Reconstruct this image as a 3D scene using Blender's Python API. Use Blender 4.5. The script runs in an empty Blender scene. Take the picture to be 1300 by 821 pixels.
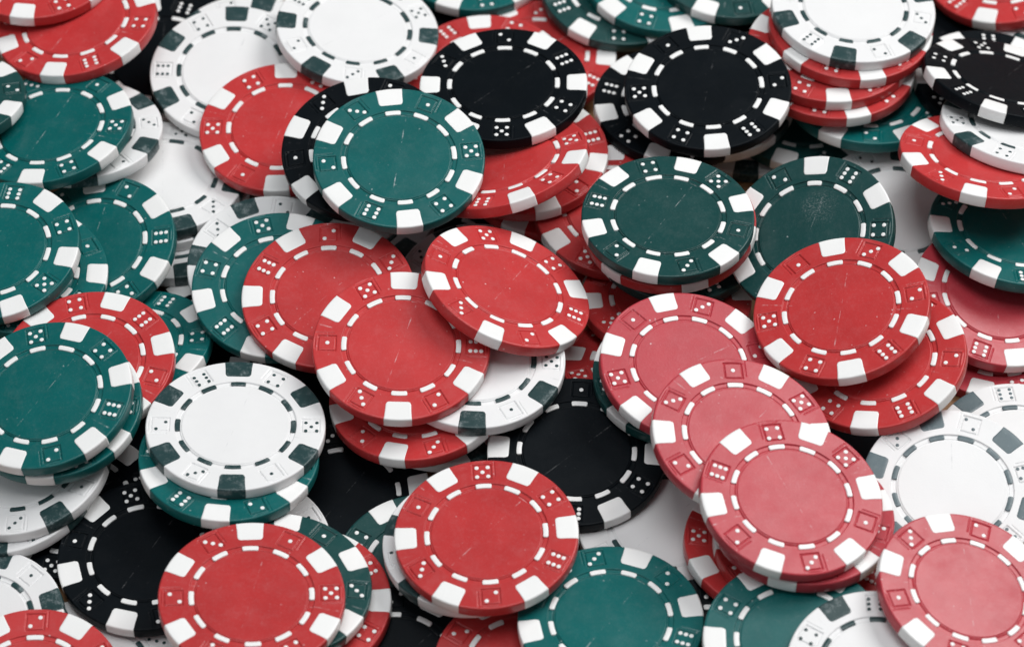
import bpy, bmesh, math, random
from mathutils import Matrix, Vector
random.seed(7)
S = bpy.context.scene
COL = S.collection
MM = 0.001
# ------------------------------------------------------------------ camera
EL = math.radians(49.0); DIST = 0.850
cam_d = bpy.data.cameras.new('camera'); cam = bpy.data.objects.new('camera', cam_d); COL.objects.link(cam)
cam.location = (0, -DIST*math.cos(EL), DIST*math.sin(EL))
cam.rotation_euler = (math.radians(90)-EL, 0, 0)
cam_d.sensor_width = 36.0; cam_d.lens = 4690*36/1300.0
cam_d.clip_start = 0.01; cam_d.clip_end = 20
cam_d.dof.use_dof = True; cam_d.dof.focus_distance = 0.818; cam_d.dof.aperture_fstop = 19
S.camera = cam
# ------------------------------------------------------------------ light
w = bpy.data.worlds.new('World'); S.world = w; w.use_nodes = True
bg = w.node_tree.nodes['Background']; bg.inputs[0].default_value = (0.93, 0.96, 1.0, 1); bg.inputs[1].default_value = 0.13
def area(name, az, el, dist, size, power, col=(1, 1, 1)):
    a = math.radians(az); e = math.radians(el)
    d = Vector((math.sin(a)*math.cos(e), math.cos(a)*math.cos(e), math.sin(e)))
    l = bpy.data.lights.new(name, 'AREA'); l.shape = 'RECTANGLE'; l.size, l.size_y = size; l.energy = power; l.color = col
    o = bpy.data.objects.new(name, l); COL.objects.link(o); o.location = d*dist
    o.rotation_euler = (-d).to_track_quat('-Z', 'Y').to_euler()
    return o
area('window_light', 57, 50, 1.3, (0.66, 0.60), 13.2, (1.0, 0.99, 0.975))
area('overhead_fill', 180, 86, 1.5, (0.8, 0.8), 11.5, (0.97, 0.985, 1.0))  # added soft fill from above, not a known lamp
area('front_left_fill', -130, 45, 1.5, (0.9, 0.9), 2.6, (0.93, 0.97, 1.0))  # weak fill added from the front left, stands for no lamp
S.view_settings.view_transform = 'Standard'; S.view_settings.look = 'None'
S.view_settings.exposure = -0.08; S.view_settings.gamma = 1.0
S.render.engine = 'CYCLES'

# ------------------------------------------------------------------ materials
def nt(name):
    m = bpy.data.materials.new(name); m.use_nodes = True
    t = m.node_tree; return m, t, t.nodes['Principled BSDF']
def plastic(name, col, rough=0.31, dust=(0.75, 0.75, 0.76), dust_amt=0.5, grain=0.2, wear=0.0, spec=0.36, var=0.075, edge=0.42, scuff=None):
    m, t, b = nt(name); N = t.nodes.new; L = t.links.new
    tc = N('ShaderNodeTexCoord'); oi = N('ShaderNodeObjectInfo')
    off = N('ShaderNodeVectorMath'); off.operation = 'MULTIPLY_ADD'
    cmb = N('ShaderNodeCombineXYZ'); L(oi.outputs['Random'], cmb.inputs[0]); L(oi.outputs['Random'], cmb.inputs[1])
    mul = N('ShaderNodeMath'); mul.operation = 'MULTIPLY'; mul.inputs[1].default_value = 3.71; L(oi.outputs['Random'], mul.inputs[0]); L(mul.outputs[0], cmb.inputs[1])
    rot = N('ShaderNodeVectorRotate'); rot.rotation_type = 'Z_AXIS'
    ra = N('ShaderNodeMath'); ra.operation = 'MULTIPLY'; ra.inputs[1].default_value = 37.0; L(oi.outputs['Random'], ra.inputs[0])
    L(tc.outputs['Object'], rot.inputs['Vector']); L(ra.outputs[0], rot.inputs['Angle'])
    sc = N('ShaderNodeVectorMath'); sc.operation = 'ADD'; L(rot.outputs[0], sc.inputs[0]); L(cmb.outputs[0], sc.inputs[1])
    P = sc.outputs[0]
    def noise(scale, detail=3, rough_=0.6, vec=None):
        n = N('ShaderNodeTexNoise'); n.inputs['Scale'].default_value = scale; n.inputs['Detail'].default_value = detail
        n.inputs['Roughness'].default_value = rough_; L(vec or P, n.inputs['Vector']); return n.outputs['Fac']
    def ramp(src, lo, hi, a=0.0, b_=1.0):
        r = N('ShaderNodeMapRange'); r.inputs[1].default_value = lo; r.inputs[2].default_value = hi
        r.inputs[3].default_value = a; r.inputs[4].default_value = b_; L(src, r.inputs[0]); return r.outputs[0]
    def mth(op, a, b_):
        n = N('ShaderNodeMath'); n.operation = op
        for i, v in enumerate((a, b_)):
            if isinstance(v, (int, float)): n.inputs[i].default_value = v
            else: L(v, n.inputs[i])
        return n.outputs[0]
    # small colour drift over the face and between chips
    hsv = N('ShaderNodeHueSaturation'); hsv.inputs['Color'].default_value = (*col, 1)
    L(mth('ADD', ramp(noise(90, 4), 0.3, 0.7, 1-var, 1+var), ramp(oi.outputs['Random'], 0, 1, -var, var)), hsv.inputs['Value'])
    # fine scratches: thin zero-crossing lines of stretched noise, masked to patches
    def scratch(angle, s):
        mp = N('ShaderNodeMapping'); mp.inputs['Rotation'].default_value = (0, 0, angle); mp.inputs['Scale'].default_value = (s*9, s*0.55, s)
        L(P, mp.inputs[0]); f = noise(1.0, 2, 0.5, mp.outputs[0])
        d = mth('ABSOLUTE', mth('SUBTRACT', f, 0.5), 0); return ramp(d, 0.0, 0.0045, 1.0, 0.0)
    sc1 = scratch(0.5, 70); sc2 = scratch(2.3, 95); sc3 = scratch(1.4, 50)
    mask = ramp(noise(170, 3), 0.58, 0.72)
    mask2 = ramp(noise(120, 2), 0.60, 0.74)
    scr = mth('ADD', mth('MULTIPLY', mth('MAXIMUM', sc1, sc2), mask), mth('MULTIPLY', sc3, mask2))
    # dust specks
    vo = N('ShaderNodeTexVoronoi'); vo.inputs['Scale'].default_value = 620; vo.inputs['Randomness'].default_value = 1; L(P, vo.inputs['Vector'])
    sp = mth('MULTIPLY', ramp(vo.outputs['Distance'], 0.10, 0.17, 1.0, 0.0), ramp(noise(900, 1), 0.57, 0.63))
    sp = mth('MULTIPLY', sp, ramp(noise(75, 2), 0.45, 0.62))
    haze = mth('ADD', ramp(noise(210, 7, 0.8), 0.50, 0.85, 0.0, 0.12), ramp(noise(1500, 4, 0.8), 0.52, 0.80, 0.0, 0.10))
    fac = mth('MULTIPLY', mth('ADD', mth('MAXIMUM', mth('MULTIPLY', scr, 0.13), sp), haze), dust_amt)
    if wear:
        wn = mth('MULTIPLY', ramp(noise(420, 8, 0.8), 0.50, 0.66), ramp(noise(130, 3), 0.38, 0.62))
        fac = mth('MAXIMUM', fac, mth('MULTIPLY', wn, wear))
    # rubbed edges
    ge = N('ShaderNodeNewGeometry')
    em = mth('MULTIPLY', ramp(ge.outputs['Pointiness'], 0.53, 0.62), ramp(noise(330, 5, 0.75), 0.50, 0.66))
    fac = mth('MAXIMUM', fac, mth('MULTIPLY', em, edge))
    if scuff:
        vs = N('ShaderNodeVectorMath'); vs.operation = 'DISTANCE'; L(tc.outputs['Object'], vs.inputs[0]); vs.inputs[1].default_value = (scuff[0]*MM, scuff[1]*MM, 0)
        sd = mth('MULTIPLY', ramp(mth('ADD', vs.outputs['Value'], mth('MULTIPLY', noise(330, 3), 0.006)), 0.0022, 0.0082, 1.0, 0.0), ramp(noise(2100, 5, 0.8), 0.50, 0.64))
        fac = mth('MAXIMUM', fac, mth('MULTIPLY', sd, 0.32))
    mix = N('ShaderNodeMix'); mix.data_type = 'RGBA'; mix.inputs[7].default_value = (*dust, 1)
    cl = N('ShaderNodeMath'); cl.operation = 'MINIMUM'; cl.inputs[1].default_value = 0.9; L(fac, cl.inputs[0])
    L(cl.outputs[0], mix.inputs[0]); L(hsv.outputs[0], mix.inputs[6]); L(mix.outputs[2], b.inputs['Base Color'])
    L(mth('ADD', ramp(noise(260, 4), 0.3, 0.7, rough-0.025, rough+0.03), mth('ADD', mth('MULTIPLY', fac, 0.25), mth('MULTIPLY', ramp(noise(95, 4, 0.65), 0.45, 0.70), 0.12))), b.inputs['Roughness'])
    b.inputs['Specular IOR Level'].default_value = spec
    bump = N('ShaderNodeBump'); bump.inputs['Strength'].default_value = grain; bump.inputs['Distance'].default_value = 0.00012
    hh = mth('SUBTRACT', mth('ADD', noise(2600, 3, 0.6), mth('MULTIPLY', noise(420, 3), 0.8)), mth('MULTIPLY', scr, 0.25))
    L(hh, bump.inputs['Height']); L(bump.outputs[0], b.inputs['Normal'])
    return m
M = dict(
    red=plastic('red_plastic', (0.475, 0.034, 0.035)),
    crimson=plastic('red_plastic_sheen_tint', (0.435, 0.038, 0.053)),  # the red again, with the window's pink sheen mixed into its colour
    green=plastic('teal_green_plastic', (0.000, 0.106, 0.104), dust_amt=0.35),
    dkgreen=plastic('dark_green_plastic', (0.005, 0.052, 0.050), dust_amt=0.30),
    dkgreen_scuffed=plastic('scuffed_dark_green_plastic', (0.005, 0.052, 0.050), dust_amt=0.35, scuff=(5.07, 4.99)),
    black=plastic('black_plastic', (0.0035, 0.0055, 0.0075), dust_amt=0.03, rough=0.38, spec=0.08, edge=0.1),
    white=plastic('white_plastic', (0.79, 0.79, 0.79), dust=(0.45, 0.46, 0.47), dust_amt=0.09, var=0.02),
    inlay_white=plastic('white_inlay', (0.84, 0.84, 0.83), dust=(0.4, 0.38, 0.36), dust_amt=0.06, var=0.015),
    inlay_slate=plastic('slate_green_inlay', (0.018, 0.048, 0.050), dust=(0.42, 0.47, 0.48), dust_amt=0.5, wear=0.62),
    inlay_grey=plastic('grey_inlay', (0.10, 0.14, 0.155), dust=(0.5, 0.53, 0.55), dust_amt=0.4, wear=0.25),
)

# ------------------------------------------------------------------ tabletop
def wood():
    m, t, b = nt('brown_wood'); N = t.nodes.new; L = t.links.new
    tc = N('ShaderNodeTexCoord'); mp = N('ShaderNodeMapping'); mp.inputs['Scale'].default_value = (6, 60, 6); L(tc.outputs['Object'], mp.inputs[0])
    n = N('ShaderNodeTexNoise'); n.inputs['Scale'].default_value = 3; n.inputs['Detail'].default_value = 8; L(mp.outputs[0], n.inputs['Vector'])
    r = N('ShaderNodeValToRGB'); r.color_ramp.elements[0].position = 0.3; r.color_ramp.elements[0].color = (0.16, 0.075, 0.028, 1)
    r.color_ramp.elements[1].position = 0.7; r.color_ramp.elements[1].color = (0.38, 0.20, 0.085, 1)
    L(n.outputs['Fac'], r.inputs[0]); L(r.outputs[0], b.inputs['Base Color']); b.inputs['Roughness'].default_value = 0.5
    bu = N('ShaderNodeBump'); bu.inputs['Distance'].default_value = 0.0003; bu.inputs['Strength'].default_value = 0.4; L(n.outputs['Fac'], bu.inputs['Height']); L(bu.outputs[0], b.inputs['Normal'])
    return m
bm = bmesh.new()
bmesh.ops.create_cube(bm, size=1, matrix=Matrix.Translation((0, 0.0, -0.015)) @ Matrix.Diagonal((1.2, 0.7, 0.03, 1)))
bmesh.ops.bevel(bm, geom=bm.edges[:], offset=0.003, segments=3, affect='EDGES')
me = bpy.data.meshes.new('tabletop'); bm.to_mesh(me); bm.free(); me.materials.append(wood())
tab = bpy.data.objects.new('tabletop', me); COL.objects.link(tab); tab['kind'] = 'structure'

# ------------------------------------------------------------------ chip meshes (mm, top of the rim at z = 0, underside at z = -T)
R, T = 19.5, 2.9
BV = 0.38
def smooth(me):
    for p in me.polygons: p.use_smooth = True
def to_mesh(name, verts, faces, mat):
    me = bpy.data.meshes.new(name); me.from_pydata([(x*MM, y*MM, z*MM) for x, y, z in verts], [], faces)
    me.materials.append(mat); smooth(me); me.update(); return me
def line(d, wdt, dep):                                     # soft V groove of half width wdt
    return -dep*max(0.0, 1-(abs(d)/wdt))**0.7 if abs(d) < wdt else 0.0
def step(x, a, b_):
    t = min(1, max(0, (x-a)/(b_-a))); return t*t*(3-2*t)
def die_groove(dx, dy, side):
    h = 0.0; H0 = 0.098*R; gw = 0.19; dep = 0.42
    ax, ay = abs(dx), abs(dy)
    if max(ax, ay) < H0+0.3: h = min(h, line(max(ax, ay)-H0, gw, dep))
    if max(ax, ay) < H0-0.05: h = min(h, -0.035)
    o = 0.040*R                                            # the raised-cube outline on two sides
    yy = dy*side
    if -H0*0.75 < yy < H0+o and dx > 0: h = min(h, line(dx-(H0+o*0.9), gw*0.75, dep*0.6))
    if -H0*0.75 < dx < H0+o and yy > 0: h = min(h, line(yy-(H0+o), gw*0.75, dep*0.6))
    if abs(dx-yy) < 0.45 and H0 < min(dx, yy) < H0+o: h = min(h, -0.06)
    return h
def body_mesh(side):
    rr = [0.0, 3, 6, 9, 10.8]
    def rng(a, b_, n): return [a+(b_-a)*i/n for i in range(n)]
    rr += rng(11.2, 13.6, 30) + rng(13.6, 14.0, 2) + rng(14.0, 18.9, 44) + [18.9, R-BV]
    rr = rr[1:]
    prof_out = [(R-BV*0.62, -BV*0.07), (R-BV*0.29, -BV*0.29), (R-BV*0.07, -BV*0.62), (R, -BV), (R, -T*0.5), (R, -T+BV), (R-BV*0.29, -T+BV*0.29), (R-BV, -T), (R*0.5, -T)]
    n = 840; verts = [(0, 0, -0.03)]; rings = []
    cs = [(math.cos(2*math.pi*i/n), math.sin(2*math.pi*i/n)) for i in range(n)]
    for r in rr:
        ring = []
        for i, (c_, s_) in enumerate(cs):
            z = 0.0; q = r/R
            z -= 0.03*(1-step(q, 0.610, 0.616))
            z -= 0.36*step(q, 0.611, 0.618)*(1-step(q, 0.673, 0.680))
            z += line(r-0.606*R, 0.17, 0.26) + line(r-0.622*R, 0.14, 0.2)
            if 13.9 < r < 18.95:
                a = 2*math.pi*i/n; k = round((a-math.pi/6)/(math.pi/3)); ac = math.pi/6+k*math.pi/3
                dx = r*math.cos(a-ac)-0.835*R; dy = r*math.sin(a-ac)
                z += die_groove(dx, dy, side)
            ring.append(len(verts)); verts.append((r*c_, r*s_, z))
        rings.append(ring)
    for r, z in prof_out:
        ring = []
        for c_, s_ in cs: ring.append(len(verts)); verts.append((r*c_, r*s_, z))
        rings.append(ring)
    f = [(0, rings[0][i], rings[0][(i+1) % n]) for i in range(n)]
    for a, b_ in zip(rings, rings[1:]):
        f += [(a[i], b_[i], b_[(i+1) % n], a[(i+1) % n]) for i in range(n)]
    f.append(tuple(reversed(rings[-1])))
    return verts, f
def insert_mesh():
    e = 0.035; xin = 0.757*R; w0, w1 = 0.140*R, 0.152*R; Rf = R-BV
    NC = 16; verts = []; rows = []
    cols = [-1+2*i/NC for i in range(NC+1)]
    cols = [math.copysign(abs(c_)**0.75, c_) for c_ in cols]
    def rnd(c_):
        c0 = 0.74; k = max(0, (abs(c_)-c0)/(1-c0)); return 0.72*(1-math.sqrt(max(0, 1-k*k)))
    def put(row, z_off=0): rows.append([len(verts)+i for i in range(len(row))]); verts.extend(row)
    prof = [(Rf, 0), (R-BV*0.62, -BV*0.07), (R-BV*0.29, -BV*0.29), (R-BV*0.07, -BV*0.62), (R, -BV), (R, -T*0.5), (R, -T+BV), (R-BV*0.29, -T+BV*0.29), (R-BV, -T)]
    inner = []
    def skirt(pts, depth=0.12):
        a = pts[0]; b_ = pts[-1]
        return pts
    flat_t = [0, 0.02, 0.15, 0.35, 0.55, 0.75, 1.0]
    # skirt row
    row = []
    for c_ in cols: row.append((xin+rnd(c_)-0.01, w0*c_, -0.14))
    put(row)
    for t_ in flat_t:
        row = []
        for c_ in cols:
            y1 = w1*c_; x1 = math.sqrt(Rf*Rf-y1*y1); x0 = xin+rnd(c_); y0 = w0*c_
            z = e if t_ > 0 else e-0.03
            row.append((x0+(x1-x0)*t_, y0+(y1-y0)*t_**1.6, z))
        put(row)
    for r, z in prof[1:]:
        row = []
        for c_ in cols:
            y1 = w1*c_; a = math.atan2(y1, math.sqrt(Rf*Rf-y1*y1)); k = (r-Rf)/(R-Rf) if z > -T/2 else 1
            rr_ = r+e*0.9; row.append((rr_*math.cos(a), rr_*math.sin(a), z+e*(1-k) if z > -T+BV else z-0.01))
        put(row)
    f = []
    for a, b_ in zip(rows, rows[1:]):
        for i in range(NC): f.append((a[i], b_[i], b_[i+1], a[i+1]))
    # side skirts
    for j, sg in ((0, 1), (NC, -1)):
        base = []
        for r_ in rows[1:]:
            x, y, z = verts[r_[j]]; rad = math.hypot(x, y); k = (R-0.12)/rad if rad > R-0.05 else 1
            base.append(len(verts)); verts.append((x*k, y*k, min(z-0.14, z) if rad < R-0.05 else z))
        tr = [r_[j] for r_ in rows[1:]]
        for i in range(len(tr)-1):
            q = (tr[i], base[i], base[i+1], tr[i+1]); f.append(q if sg > 0 else q[::-1])
    return verts, f
def dash_mesh():
    r0 = 0.6455*R; hw = 0.0282*R; hl = 0.088*R; verts = []; f = []; n = 12
    for zl, sh in ((-0.36, 0.0), (-0.03, 0.0), (0.0, 0.05)):
        for i in range(n+1):
            u = -1+2*i/n; u = math.copysign(abs(u)**0.7, u)
            c0 = 0.86; k = max(0, (abs(u)-c0)/(1-c0)); ww = (hw-sh)*(0.62+0.38*math.sqrt(max(0, 1-k**2.4)))
            a = u*(hl-sh)/r0
            for s_ in (-1, 1):
                r = r0+s_*ww; verts.append((r*math.cos(a), r*math.sin(a), zl))
    m = 2*(n+1)
    for L_ in (0, 1):
        for i in range(n):
            for s_ in (0, 1):
                a = L_*m+2*i+s_; q = (a, a+2, a+2+m, a+m); f.append(q if s_ == 1 else q[::-1])
        for i in (0, n):
            a = L_*m+2*i; q = (a, a+1, a+1+m, a+m); f.append(q if i == 0 else q[::-1])
    for i in range(n):
        a = 2*m+2*i; f.append((a, a+1, a+3, a+2))
    return verts, [tuple(q) for q in f]
def pip_mesh(val, side, pr):
    d = 0.061*R; P = []
    sg = side
    if val in (1, 3, 5): P.append((0, 0))
    if val == 2: P += [(d*.85, d*.85*sg), (-d*.85, -d*.85*sg)]
    if val == 3: P += [(d, -d*sg), (-d, d*sg)]
    if val in (4, 5, 6): P += [(d, d), (-d, d), (d, -d), (-d, -d)]
    if val == 6: P += [(0, d), (0, -d)]
    v = []; f = []
    for x, y in P:
        b0 = len(v); n = 14
        for z, k in ((-0.12, 1), (0.0, 1.0), (0.03, 0.82)):
            for i in range(n): a = 2*math.pi*i/n; v.append((0.835*R+x+pr*k*math.cos(a), y+pr*k*math.sin(a), z))
        for l_ in (0, 1):
            for i in range(n): a, b_ = b0+l_*n+i, b0+l_*n+(i+1) % n; f.append((a, b_, b_+n, a+n))
        f.append(tuple(b0+2*n+i for i in range(n)))
    return v, f
BODY = {s_: body_mesh(s_) for s_ in (1, -1)}
INS = insert_mesh(); DSH = dash_mesh()
cache = {}
def mesh(kind, key, geo, mat):
    k = (kind, key, mat)
    if k not in cache: cache[k] = to_mesh(kind, *geo(), M[mat])
    return cache[k]
SEQ = [2, 6, 4, 5, 1, 3]                                    # order of the dice round the rim, clockwise on one face
def child(name, me, parent, rz=0.0, off=(0, 0, 0)):
    o = bpy.data.objects.new(name, me); COL.objects.link(o); o.parent = parent
    o.rotation_euler = (0, 0, rz); o.location = off; return o
def chip(color, typ, x, y, h, sx, sy, phi, off, label, seed):
    rnd = random.Random(seed)
    n = Vector((-sx, -sy, 1)).normalized(); ex = Vector((1, 0, sx)).normalized(); ey = n.cross(ex)
    root = bpy.data.objects.new('poker_chip', None); COL.objects.link(root)
    root.empty_display_size = 0.01
    m = Matrix((ex, ey, n)).transposed().to_4x4() @ Matrix.Rotation(math.radians(phi), 4, 'Z')
    m.translation = Vector((x, y, h))*MM
    root.matrix_world = m
    root['label'] = label; root['category'] = 'poker chip'; root['group'] = 'poker chips heaped over the table'
    side = 1 if typ == 'A' else -1
    inl = 'inlay_white'
    if color == 'white': inl = 'inlay_slate'
    if color == 'white2': inl = 'inlay_grey'
    bc = 'white' if color == 'white2' else color
    child('body', mesh('body', side, lambda: BODY[side], bc), root)
    for k in range(6): child('edge_insert', mesh('edge_insert', 0, lambda: INS, inl), root, k*math.pi/3+rnd.gauss(0, 0.006)).scale = (1, 1+rnd.gauss(0, 0.025), 1)
    for k in range(12): child('ring_dash', mesh('ring_dash', 0, lambda: DSH, inl), root, k*math.pi/6+rnd.gauss(0, 0.009)).scale = (1, 1+rnd.gauss(0, 0.03), 1)
    pr = (0.0242 if inl == 'inlay_white' else 0.0205)*R
    seq = SEQ if typ == 'A' else SEQ[::-1]
    dx, dy = (rnd.gauss(0, 0.18)*MM, rnd.gauss(0, 0.18)*MM)
    for k in range(6):
        v = seq[(off-k) % 6]
        child('die_pips', mesh('die_pips', (v, side), lambda: pip_mesh(v, side, pr), inl), root, math.pi/6+k*math.pi/3, (dx, dy, 0))
    return root
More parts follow.
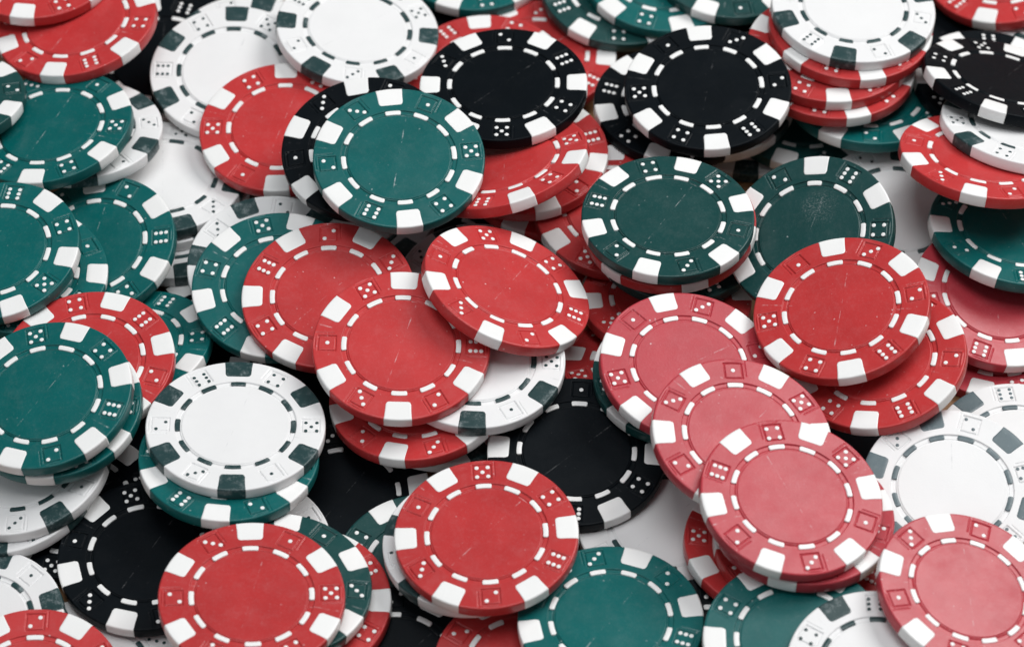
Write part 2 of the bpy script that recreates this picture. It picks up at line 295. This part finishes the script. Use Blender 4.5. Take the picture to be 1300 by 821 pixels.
DATA = [
    ('red', 'B', -114.44, 92.02, 27.23, 0.0019, 0.0116, 24.3, 1, 'red poker chip in the top left corner, lying over another red chip'),
    ('red', 'B', -104.13, 75.07, 23.64, 0.1578, -0.063, 18.2, 2, 'scratched red chip at top left, under the corner red chip and above a teal chip'),
    ('black', 'A', -85.49, 81.28, 5.05, 0.036, 0.1026, 43.2, 1, 'black chip under the top left red chip, its six-pip die showing beside a white chip'),
    ('white', 'A', -67.09, 67.57, 14.63, 0.0097, 0.1245, 28.7, 3, 'white poker chip at upper left with its right edge beneath the red chip'),
    ('white', 'A', -64.46, 78.16, 8.37, 0.0074, 0.1095, 18.4, 0, 'white poker chip mostly hidden under the upper left white chip, only its back rim showing'),
    ('white', 'A', -36.95, 76.1, 20.21, -0.1134, -0.0494, -2.9, 3, 'bright white poker chip at the top edge, left of centre, overlapping another white chip'),
    ('green', 'A', -9.2, 113.37, 8.81, 0.008, -0.0057, 9.4, 0, 'teal green poker chip cut by the top edge just right of the big white chip'),
    ('red', 'A', -6.16, 72.09, 9.99, 0.0073, -0.0218, 35.9, 2, 'red chip lying flat under the upper black chip beside the white chip at the top'),
    ('red', 'A', 5.8, 80.89, 6.68, 0.0287, -0.0309, -4.9, 0, 'red poker chip between the two upper black chips, shaded by a grey green chip'),
    ('dkgreen', 'B', 26.48, 100.12, 11.29, -0.0564, 0.0616, -2.0, 1, 'dark green poker chip at the top edge, lowest of the three overlapping green chips'),
    ('green', 'A', 36.84, 101.65, 14.14, -0.0409, 0.0474, 44.1, 5, 'teal poker chip at the top edge, middle one of three overlapping green chips'),
    ('dkgreen', 'A', 53.35, 103.76, 16.5, -0.0405, 0.0475, 128.5, 0, 'dark green poker chip at the top edge, just left of the stack topped by white'),
    ('white', 'A', 81.0, 73.74, 29.8, -0.0573, -0.0392, 18.6, 4, 'white poker chip on top of the red stack at upper right'),
    ('red', 'B', 80.36, 70.72, 26.83, -0.0479, -0.043, -138.7, 4, 'red poker chip directly under the white chip on the upper right stack'),
    ('red', 'A', 75.24, 66.29, 23.67, -0.0204, -0.0633, 33.0, 5, 'red poker chip second below the white chip in the upper right stack'),
    ('red', 'A', 76.17, 63.58, 20.76, -0.013, -0.0657, 45.2, 0, 'lowest red poker chip of the upper right stack, resting on a teal chip'),
    ('green', 'A', 84.93, 60.2, 14.2, -0.0207, -0.1421, 57.0, 3, 'teal green poker chip sticking out from beneath the upper right stack of red chips'),
    ('red', 'A', 121.59, 108.08, 10.13, 0.1627, 0.014, 9.7, 4, 'red poker chip in the top right corner above a black chip'),
    ('white', 'B', 133.7, 100.64, 5.84, -0.0027, -0.0003, -62.3, 1, 'white poker chip mostly hidden under the red chip in the top right corner'),
    ('black', 'B', 115.16, 62.83, 15.35, -0.1168, -0.103, 0.0, 5, 'black poker chip almost hidden beneath the tilted black chip at the right edge'),
    ('black', 'A', 115.72, 54.65, 25.04, -0.2258, -0.341, 10.5, 4, 'tilted black poker chip at the upper right edge resting on a white chip'),
    ('white', 'A', 118.93, 39.38, 24.8, -0.1432, -0.3288, 32.7, 5, 'white poker chip at the right edge sandwiched between a black chip and a red chip'),
    ('red', 'B', 108.35, 27.81, 26.71, -0.1283, -0.3094, 15.1, 3, 'red chip at the right edge lying under the white chip and over a teal chip'),
    ('green', 'B', 115.24, 15.82, 14.75, -0.151, -0.1431, 62.7, 1, 'teal green poker chip at the right edge, scuffed, just below a red chip'),
    ('crimson', 'A', 110.84, 0.19, 9.71, -0.1609, 0.1128, 42.5, 4, 'crimson red poker chip at the right edge in the shadow of the teal chip'),
    ('crimson', 'A', 110.8, -5.26, 2.95, 0.001, 0.0004, 12.7, 1, 'crimson red chip under another crimson chip at the right edge, only its front rim showing'),
    ('white', 'A', 90.32, 28.38, 7.74, -0.0591, 0.0755, 24.9, 1, 'white poker chip with plain shaded centre between the powder-scuffed green chip and right teal chip'),
    ('dkgreen_scuffed', 'A', 67.08, 5.26, 25.24, 0.3531, 0.2548, 17.8, 1, 'dark green poker chip with a powdery white scuff on its face, right of centre'),
    ('dkgreen', 'A', 69.73, 62.54, 6.44, -0.0646, -0.0167, 12.6, 3, 'dark green chip in deep shadow between the upper right stack and the scuffed green chip'),
    ('white', 'A', 57.86, 63.59, 2.95, 0.0005, 0.0006, 23.2, 3, 'white poker chip lying deep on the wooden table beneath the black and green chips'),
    ('white', 'A', 48.12, 62.62, 10.61, 0.0073, -0.0111, 26.6, 4, 'white chip hidden under the large upper right black chip, a pale sliver of rim showing'),
    ('black', 'A', 45.71, 49.47, 27.27, 0.0309, 0.044, 34.4, 5, 'large black chip on top of another black chip, left of the upper right red stack'),
    ('black', 'B', 38.84, 54.97, 16.13, -0.0581, -0.0255, 74.1, 5, 'lower of two overlapping black chips, sticking out to the left, above the dark green chip'),
    ('black', 'A', -2.01, 47.76, 29.99, 0.0399, -0.0602, -1.0, 1, 'black chip at top centre, between the white chip and the pair of overlapping black chips'),
    ('green', 'B', -25.6, 19.68, 34.72, -0.0315, 0.128, 38.1, 1, 'big teal green poker chip at upper centre, lying on a black chip with chipped edges'),
    ('black', 'A', -33.49, 27.39, 30.43, 0.0992, 0.1464, 37.7, 0, 'black chip mostly covered by the big teal chip at upper centre, its one-pip die showing'),
    ('red', 'B', -54.15, 47.1, 16.48, 0.0602, 0.0773, 28.1, 4, 'red chip left of the covered black chip, lying on a white chip at upper left'),
    ('dkgreen', 'B', -133.33, 49.09, 24.5, 0.023, -0.2243, 40.9, 4, 'dark green poker chip cut by the left edge near the top, two-pip die showing'),
    ('green', 'B', -107.68, 41.43, 22.46, 0.1557, -0.0761, 21.2, 1, 'teal poker chip at left edge directly below the scratched red chip'),
    ('white', 'A', -101.63, 46.15, 16.69, 0.0051, -0.1665, -22.1, 5, 'white chip tucked under the upper left teal chip, its right rim showing two slate marks'),
    ('white', 'A', -81.98, 37.14, 9.95, 0.0176, -0.0857, 48.7, 3, 'white chip with shaded blank centre between the upper left teal chips and the red chip'),
    ('white', 'B', -80.79, 36.74, 6.73, 0.0306, -0.0734, 0.0, 5, 'white poker chip directly beneath the shaded white chip at left, only its rim showing'),
    ('white', 'A', -79.14, 28.12, 4.48, 0.0307, -0.0731, 43.0, 0, 'lowest white chip of the small stack right of the left teal chips, in dark shadow'),
    ('green', 'A', -96.54, 12.8, 12.56, 0.184, 0.1381, 30.4, 0, 'teal poker chip at left with its six-pip die facing right, beneath other teal chips'),
    ('green', 'B', -111.25, 1.53, 17.35, -0.0958, -0.005, -61.0, 2, 'teal chip wedged between two larger teal chips at left, a sliver with one white mark'),
    ('green', 'A', -116.71, 1.03, 24.15, 0.1232, 0.0808, 48.4, 1, 'teal chip cut by the left edge at mid height, lying over two other teal chips'),
    ('red', 'B', -93.95, -28.74, 20.47, 0.0726, 0.0599, 12.1, 4, 'red poker chip at left, half covered by the big teal chip below it'),
    ('green', 'A', -100.12, -42.74, 22.13, 0.0724, 0.0612, 145.3, 5, 'teal poker chip directly beneath the big teal chip at lower left, a crescent showing'),
    ('green', 'B', -101.68, -43.11, 26.2, 0.1417, 0.0794, 10.2, 3, 'big teal chip at lower left lying over a red chip, left of the white chip'),
    ('white', 'A', -107.21, -51.21, 12.36, 0.161, 0.0035, 0.0, 3, 'upper of two white poker chips under the big teal chip at lower left'),
    ('white', 'A', -110.07, -53.62, 8.77, 0.1704, 0.0036, 25.2, 5, 'white chip below the big teal chip at lower left, six-pip die showing at its front'),
    ('black', 'A', -96.32, -56.99, 5.56, 0.0518, 0.0666, -11.0, 1, 'black poker chip in shadow between the lower left teal chip and the white chip'),
    ('black', 'B', -78.56, -72.99, 8.4, 0.0429, 0.0639, 15.1, 3, 'black poker chip at lower left under the white chip, with its one-pip die facing left'),
    ('white', 'A', -114.54, -90.23, 5.88, 0.1405, 0.0564, 15.5, 4, 'white poker chip cut by the left edge near the bottom, below another white chip'),
    ('green', 'A', -86.84, -15.58, 10.05, 0.1736, -0.1608, 32.0, 1, 'teal poker chip partly visible between the left red chip and the large white chip'),
    ('white', 'A', -54.83, 7.04, 12.07, -0.0337, 0.1458, -7.1, 1, 'white chip poking out at the upper left of a teal chip, under two red chips'),
    ('white', 'A', -37.41, 29.2, 5.71, 0.0343, -0.0343, 17.2, 2, 'white chip beneath the black and red chips at centre left, its die between two chips'),
    ('white', 'A', -7.15, 4.03, 6.32, -0.1166, 0.1142, -122.1, 3, 'white poker chip deep under the tilted central red chip, seen just behind its back edge'),
    ('green', 'A', -52.78, -4.43, 18.63, 0.0135, 0.1523, 14.3, 4, 'teal poker chip under the left one of the overlapping central red chips'),
    ('red', 'B', -41.15, -9.89, 21.4, 0.0372, 0.1405, 0.7, 0, 'red poker chip lying on a teal chip, left one of three overlapping central red chips'),
    ('red', 'B', -24.25, -30.5, 27.96, -0.0101, 0.1262, 28.7, 3, 'red poker chip in the centre with fine scratches, partly under the tilted red chip'),
    ('red', 'B', -0.92, -13.7, 28.62, -0.3763, -0.1466, 15.3, 3, 'tilted red chip at the very centre, resting on another red chip and a white chip'),
    ('white', 'A', -7.73, -30.21, 22.96, -0.0138, 0.0149, 27.1, 2, 'white poker chip under the tilted central red chip, right of the scratched red chip'),
    ('red', 'A', -20.93, -35.94, 17.67, 0.091, -0.0557, 14.4, 3, 'deep red poker chip in shadow below the scratched central red chip'),
    ('white', 'B', -16.46, -31.75, 10.5, -0.084, -0.0865, 0.0, 5, 'white chip behind the shadowed red chip below centre, only a pale bit of rim showing'),
    ('red', 'B', -1.7, 25.32, 27.31, 0.2796, -0.3025, 46.8, 1, 'red poker chip slanting down to the left under the top centre black chip'),
    ('red', 'B', 2.91, 38.03, 17.04, 0.0396, -0.0031, -73.3, 5, 'red poker chip directly under the slanting red chip, right of the big teal chip'),
    ('red', 'A', 7.42, 38.0, 11.71, -0.0594, 0.0848, 8.8, 0, 'lowest red poker chip beneath the two slanting red chips at upper centre'),
    ('red', 'A', 24.52, 23.68, 13.26, -0.0324, 0.0505, 33.4, 0, 'dark red chip in shadow between the tilted central red chip and the dark green chip'),
    ('red', 'B', 25.62, 27.67, 2.95, 0.0011, -0.0, -48.8, 4, 'red poker chip below the shadowed red chip, left of the dark green chip, barely visible'),
    ('dkgreen', 'A', 35.11, 6.27, 29.89, -0.0101, -0.0537, 13.6, 3, 'dark green poker chip lying on a red chip, right of centre'),
    ('red', 'A', 35.74, 8.15, 25.28, 0.069, -0.0173, -75.1, 0, 'red poker chip directly beneath the dark green chip right of centre, its rim showing below'),
    ('dkgreen', 'B', 38.0, 13.8, 15.27, -0.0322, 0.0517, 26.6, 2, 'dark green poker chip under the red one that carries the large dark green chip'),
    ('red', 'A', 35.27, -0.06, 9.4, 0.0012, -0.1798, 64.9, 5, 'red chip in shadow between the dark green chip and the pinkish red chip below it'),
    ('red', 'A', 30.54, -18.22, 8.85, 0.0696, -0.2961, -11.6, 0, 'very dark red poker chip in deep shadow right of the white chip at centre'),
    ('dkgreen', 'A', 37.24, -32.13, 21.19, 0.0366, 0.0117, -18.6, 0, 'dark green chip under the uppermost left of the three pinkish red chips, thin rim showing'),
    ('crimson', 'A', 38.61, -35.28, 26.97, -0.1139, 0.0874, -12.3, 0, 'pinkish red poker chip, highest up the picture of three overlapping in a diagonal row'),
    ('crimson', 'B', 49.14, -58.44, 31.59, -0.1497, 0.0855, 5.7, 2, 'pinkish red poker chip, middle one of three overlapping in a diagonal row'),
    ('crimson', 'A', 58.84, -75.74, 31.92, -0.1386, 0.0855, 72.7, 2, 'pinkish red poker chip at lower right, front one of three overlapping in a diagonal row'),
    ('red', 'A', 72.07, -24.34, 33.48, 0.2165, 0.052, 33.1, 5, 'bright red poker chip right of centre, lying on another bright red chip'),
    ('red', 'A', 79.98, -32.75, 26.69, 0.2272, 0.0442, 17.1, 5, 'bright red poker chip mostly covered by another bright red chip, above the grey-marked white chip'),
    ('white2', 'A', 94.42, -64.64, 20.77, -0.0033, 0.1577, 42.6, 0, 'white poker chip with grey edge marks at lower right, above the pinkish corner chip'),
    ('white2', 'A', 112.77, -42.43, 5.66, -0.0235, 0.0184, 7.8, 2, 'white poker chip with grey marks at the right edge, under the other grey-marked white chip'),
    ('crimson', 'A', 94.97, -95.84, 26.01, -0.2435, 0.0284, 46.9, 0, 'pinkish red poker chip in the lower right corner, covering part of a white chip'),
    ('crimson', 'B', 61.48, -75.46, 25.62, -0.0429, -0.0509, 14.1, 5, 'crimson poker chip directly beneath the front chip of the diagonal pinkish row'),
    ('red', 'A', 62.34, -77.37, 17.61, -0.0988, -0.0724, 0.0, 0, 'red poker chip in shadow under the diagonal pinkish row, lower of two'),
    ('red', 'A', 56.15, -75.66, 15.14, -0.099, -0.0738, 25.4, 5, 'dark shadowed red chip at lower right with its five-pip die showing at its left rim'),
    ('black', 'A', 79.51, -42.95, 2.93, 0.0, 0.0, 0.0, 3, 'black chip in the dark gap between the bright red chips and the grey-marked white chip'),
    ('white', 'A', 33.53, -66.28, 11.0, 0.0, 0.0, 0.0, 2, 'white poker chip lying low between the lower black chip and the pinkish red chips'),
    ('black', 'B', 14.12, -50.52, 15.95, 0.0138, 0.0841, -3.8, 2, 'black chip below centre with its one-pip die at the back, right of the white chip'),
    ('green', 'A', 20.66, -96.75, 17.38, 0.0035, -0.0266, 10.8, 0, 'teal poker chip near the bottom edge, just right of the front centre red chip'),
    ('red', 'B', -5.43, -78.95, 23.32, 0.0317, 0.0274, 3.5, 3, 'large red poker chip at bottom centre with a five-pip die at its back rim'),
    ('white', 'A', -8.16, -76.78, 18.56, 0.0732, -0.0556, 44.5, 1, 'white poker chip directly under the bottom centre red chip, rim showing at the left'),
    ('dkgreen', 'A', -19.09, -77.36, 8.2, 0.0245, 0.1092, 59.9, 3, 'dark green poker chip left of the bottom centre red chip, four-pip die showing'),
    ('black', 'A', -37.27, -55.89, 6.07, 0.0852, 0.1289, 7.4, 0, 'black poker chip between the large white chip and the bottom centre red chip'),
    ('white', 'A', -58.29, -70.72, 5.62, 0.08, 0.1131, 0.0, 4, 'white chip under the teal and red chips at lower left, a small pale patch showing'),
    ('white', 'A', -59.96, -48.61, 22.47, -0.0282, -0.0851, 30.6, 2, 'large white chip at lower left, lying on a teal chip, with all six dice showing'),
    ('green', 'A', -61.24, -55.05, 20.13, -0.0282, -0.0851, 23.8, 4, 'teal poker chip directly under the large white chip at lower left'),
    ('red', 'B', -54.31, -94.93, 22.86, -0.0367, -0.0131, 33.8, 1, 'red chip near the bottom edge below the large white chip, three-pip die at its back'),
    ('dkgreen', 'A', -48.94, -88.33, 18.31, -0.0951, -0.0494, 26.9, 4, 'dark green poker chip between two red chips near the bottom edge, left of centre'),
    ('red', 'A', -45.07, -88.81, 12.12, 0.0529, 0.047, 0.0, 1, 'red poker chip under the dark green chip near the bottom edge, left of centre'),
    ('white', 'A', -89.72, -100.1, 2.93, 0.0, 0.0, 0.0, 5, 'white poker chip at the bottom edge beneath the lower left black chip'),
    ('black', 'B', -24.84, -102.47, 8.22, 0.0253, 0.1124, 0.0, 0, 'black poker chip at the bottom edge right of the stacked red, green and red chips'),
    ('red', 'A', 2.97, -105.28, 10.72, -0.0938, 0.0803, 0.0, 2, 'red poker chip at the bottom edge, under the front centre red chip'),
    ('black', 'A', 42.11, -102.82, 10.67, -0.047, 0.1741, 0.0, 3, 'black poker chip at the bottom edge between two teal chips'),
    ('green', 'A', 59.02, -105.42, 21.5, -0.0344, 0.094, 0.0, 4, 'teal poker chip at the bottom edge below the front pinkish red chip'),
    ('white', 'B', 75.59, -114.49, 23.01, -0.035, 0.095, 0.0, 5, 'white poker chip at the bottom edge left of the pinkish corner chip'),
    ('red', 'B', -100.62, -109.4, 9.44, 0.0385, 0.1146, 0.0, 0, 'red poker chip in the bottom left corner lying over a white chip'),
    ('black', 'A', -75.92, 106.47, 2.93, 0.0, 0.0, 0.0, 5, 'black poker chip at the top edge in the dark gap left of the white chips'),  # black filler chips from here down, added to keep the shaded gaps dark
    ('black', 'A', 109.08, 95.31, 2.93, 0.0, 0.0, 0.0, 0, 'black chip in the dark gap between the upper right stack and the corner red chip'),
    ('black', 'B', -67.95, -7.19, 2.93, 0.0, 0.0, 0.0, 1, 'black poker chip in the gap behind the large white chip at lower left'),
    ('black', 'A', -87.93, -33.08, 4.68, 0.0549, 0.0707, 0.0, 2, 'black poker chip in the gap right of the lower left teal chips, barely visible'),
    ('black', 'A', -16.5, 18.22, 2.93, 0.0, 0.0, 0.0, 5, 'black poker chip deep in the gap under the big teal chip at upper centre'),
    ('black', 'B', -44.44, -18.7, 5.39, -0.0627, 0.0301, 0.0, 1, 'black poker chip in the shadow under the central red chips, behind the large white chip'),
    ('black', 'B', -17.53, 100.31, 2.93, 0.0, 0.0, 0.0, 0, 'black poker chip in the gap at the top edge between the white and teal chips'),
    ('black', 'A', 56.26, 104.22, 2.93, 0.0, 0.0, 0.0, 1, 'black poker chip in the dark gap left of the stack topped by a white chip'),
]
for i, row in enumerate(DATA): chip(*row, i+11)
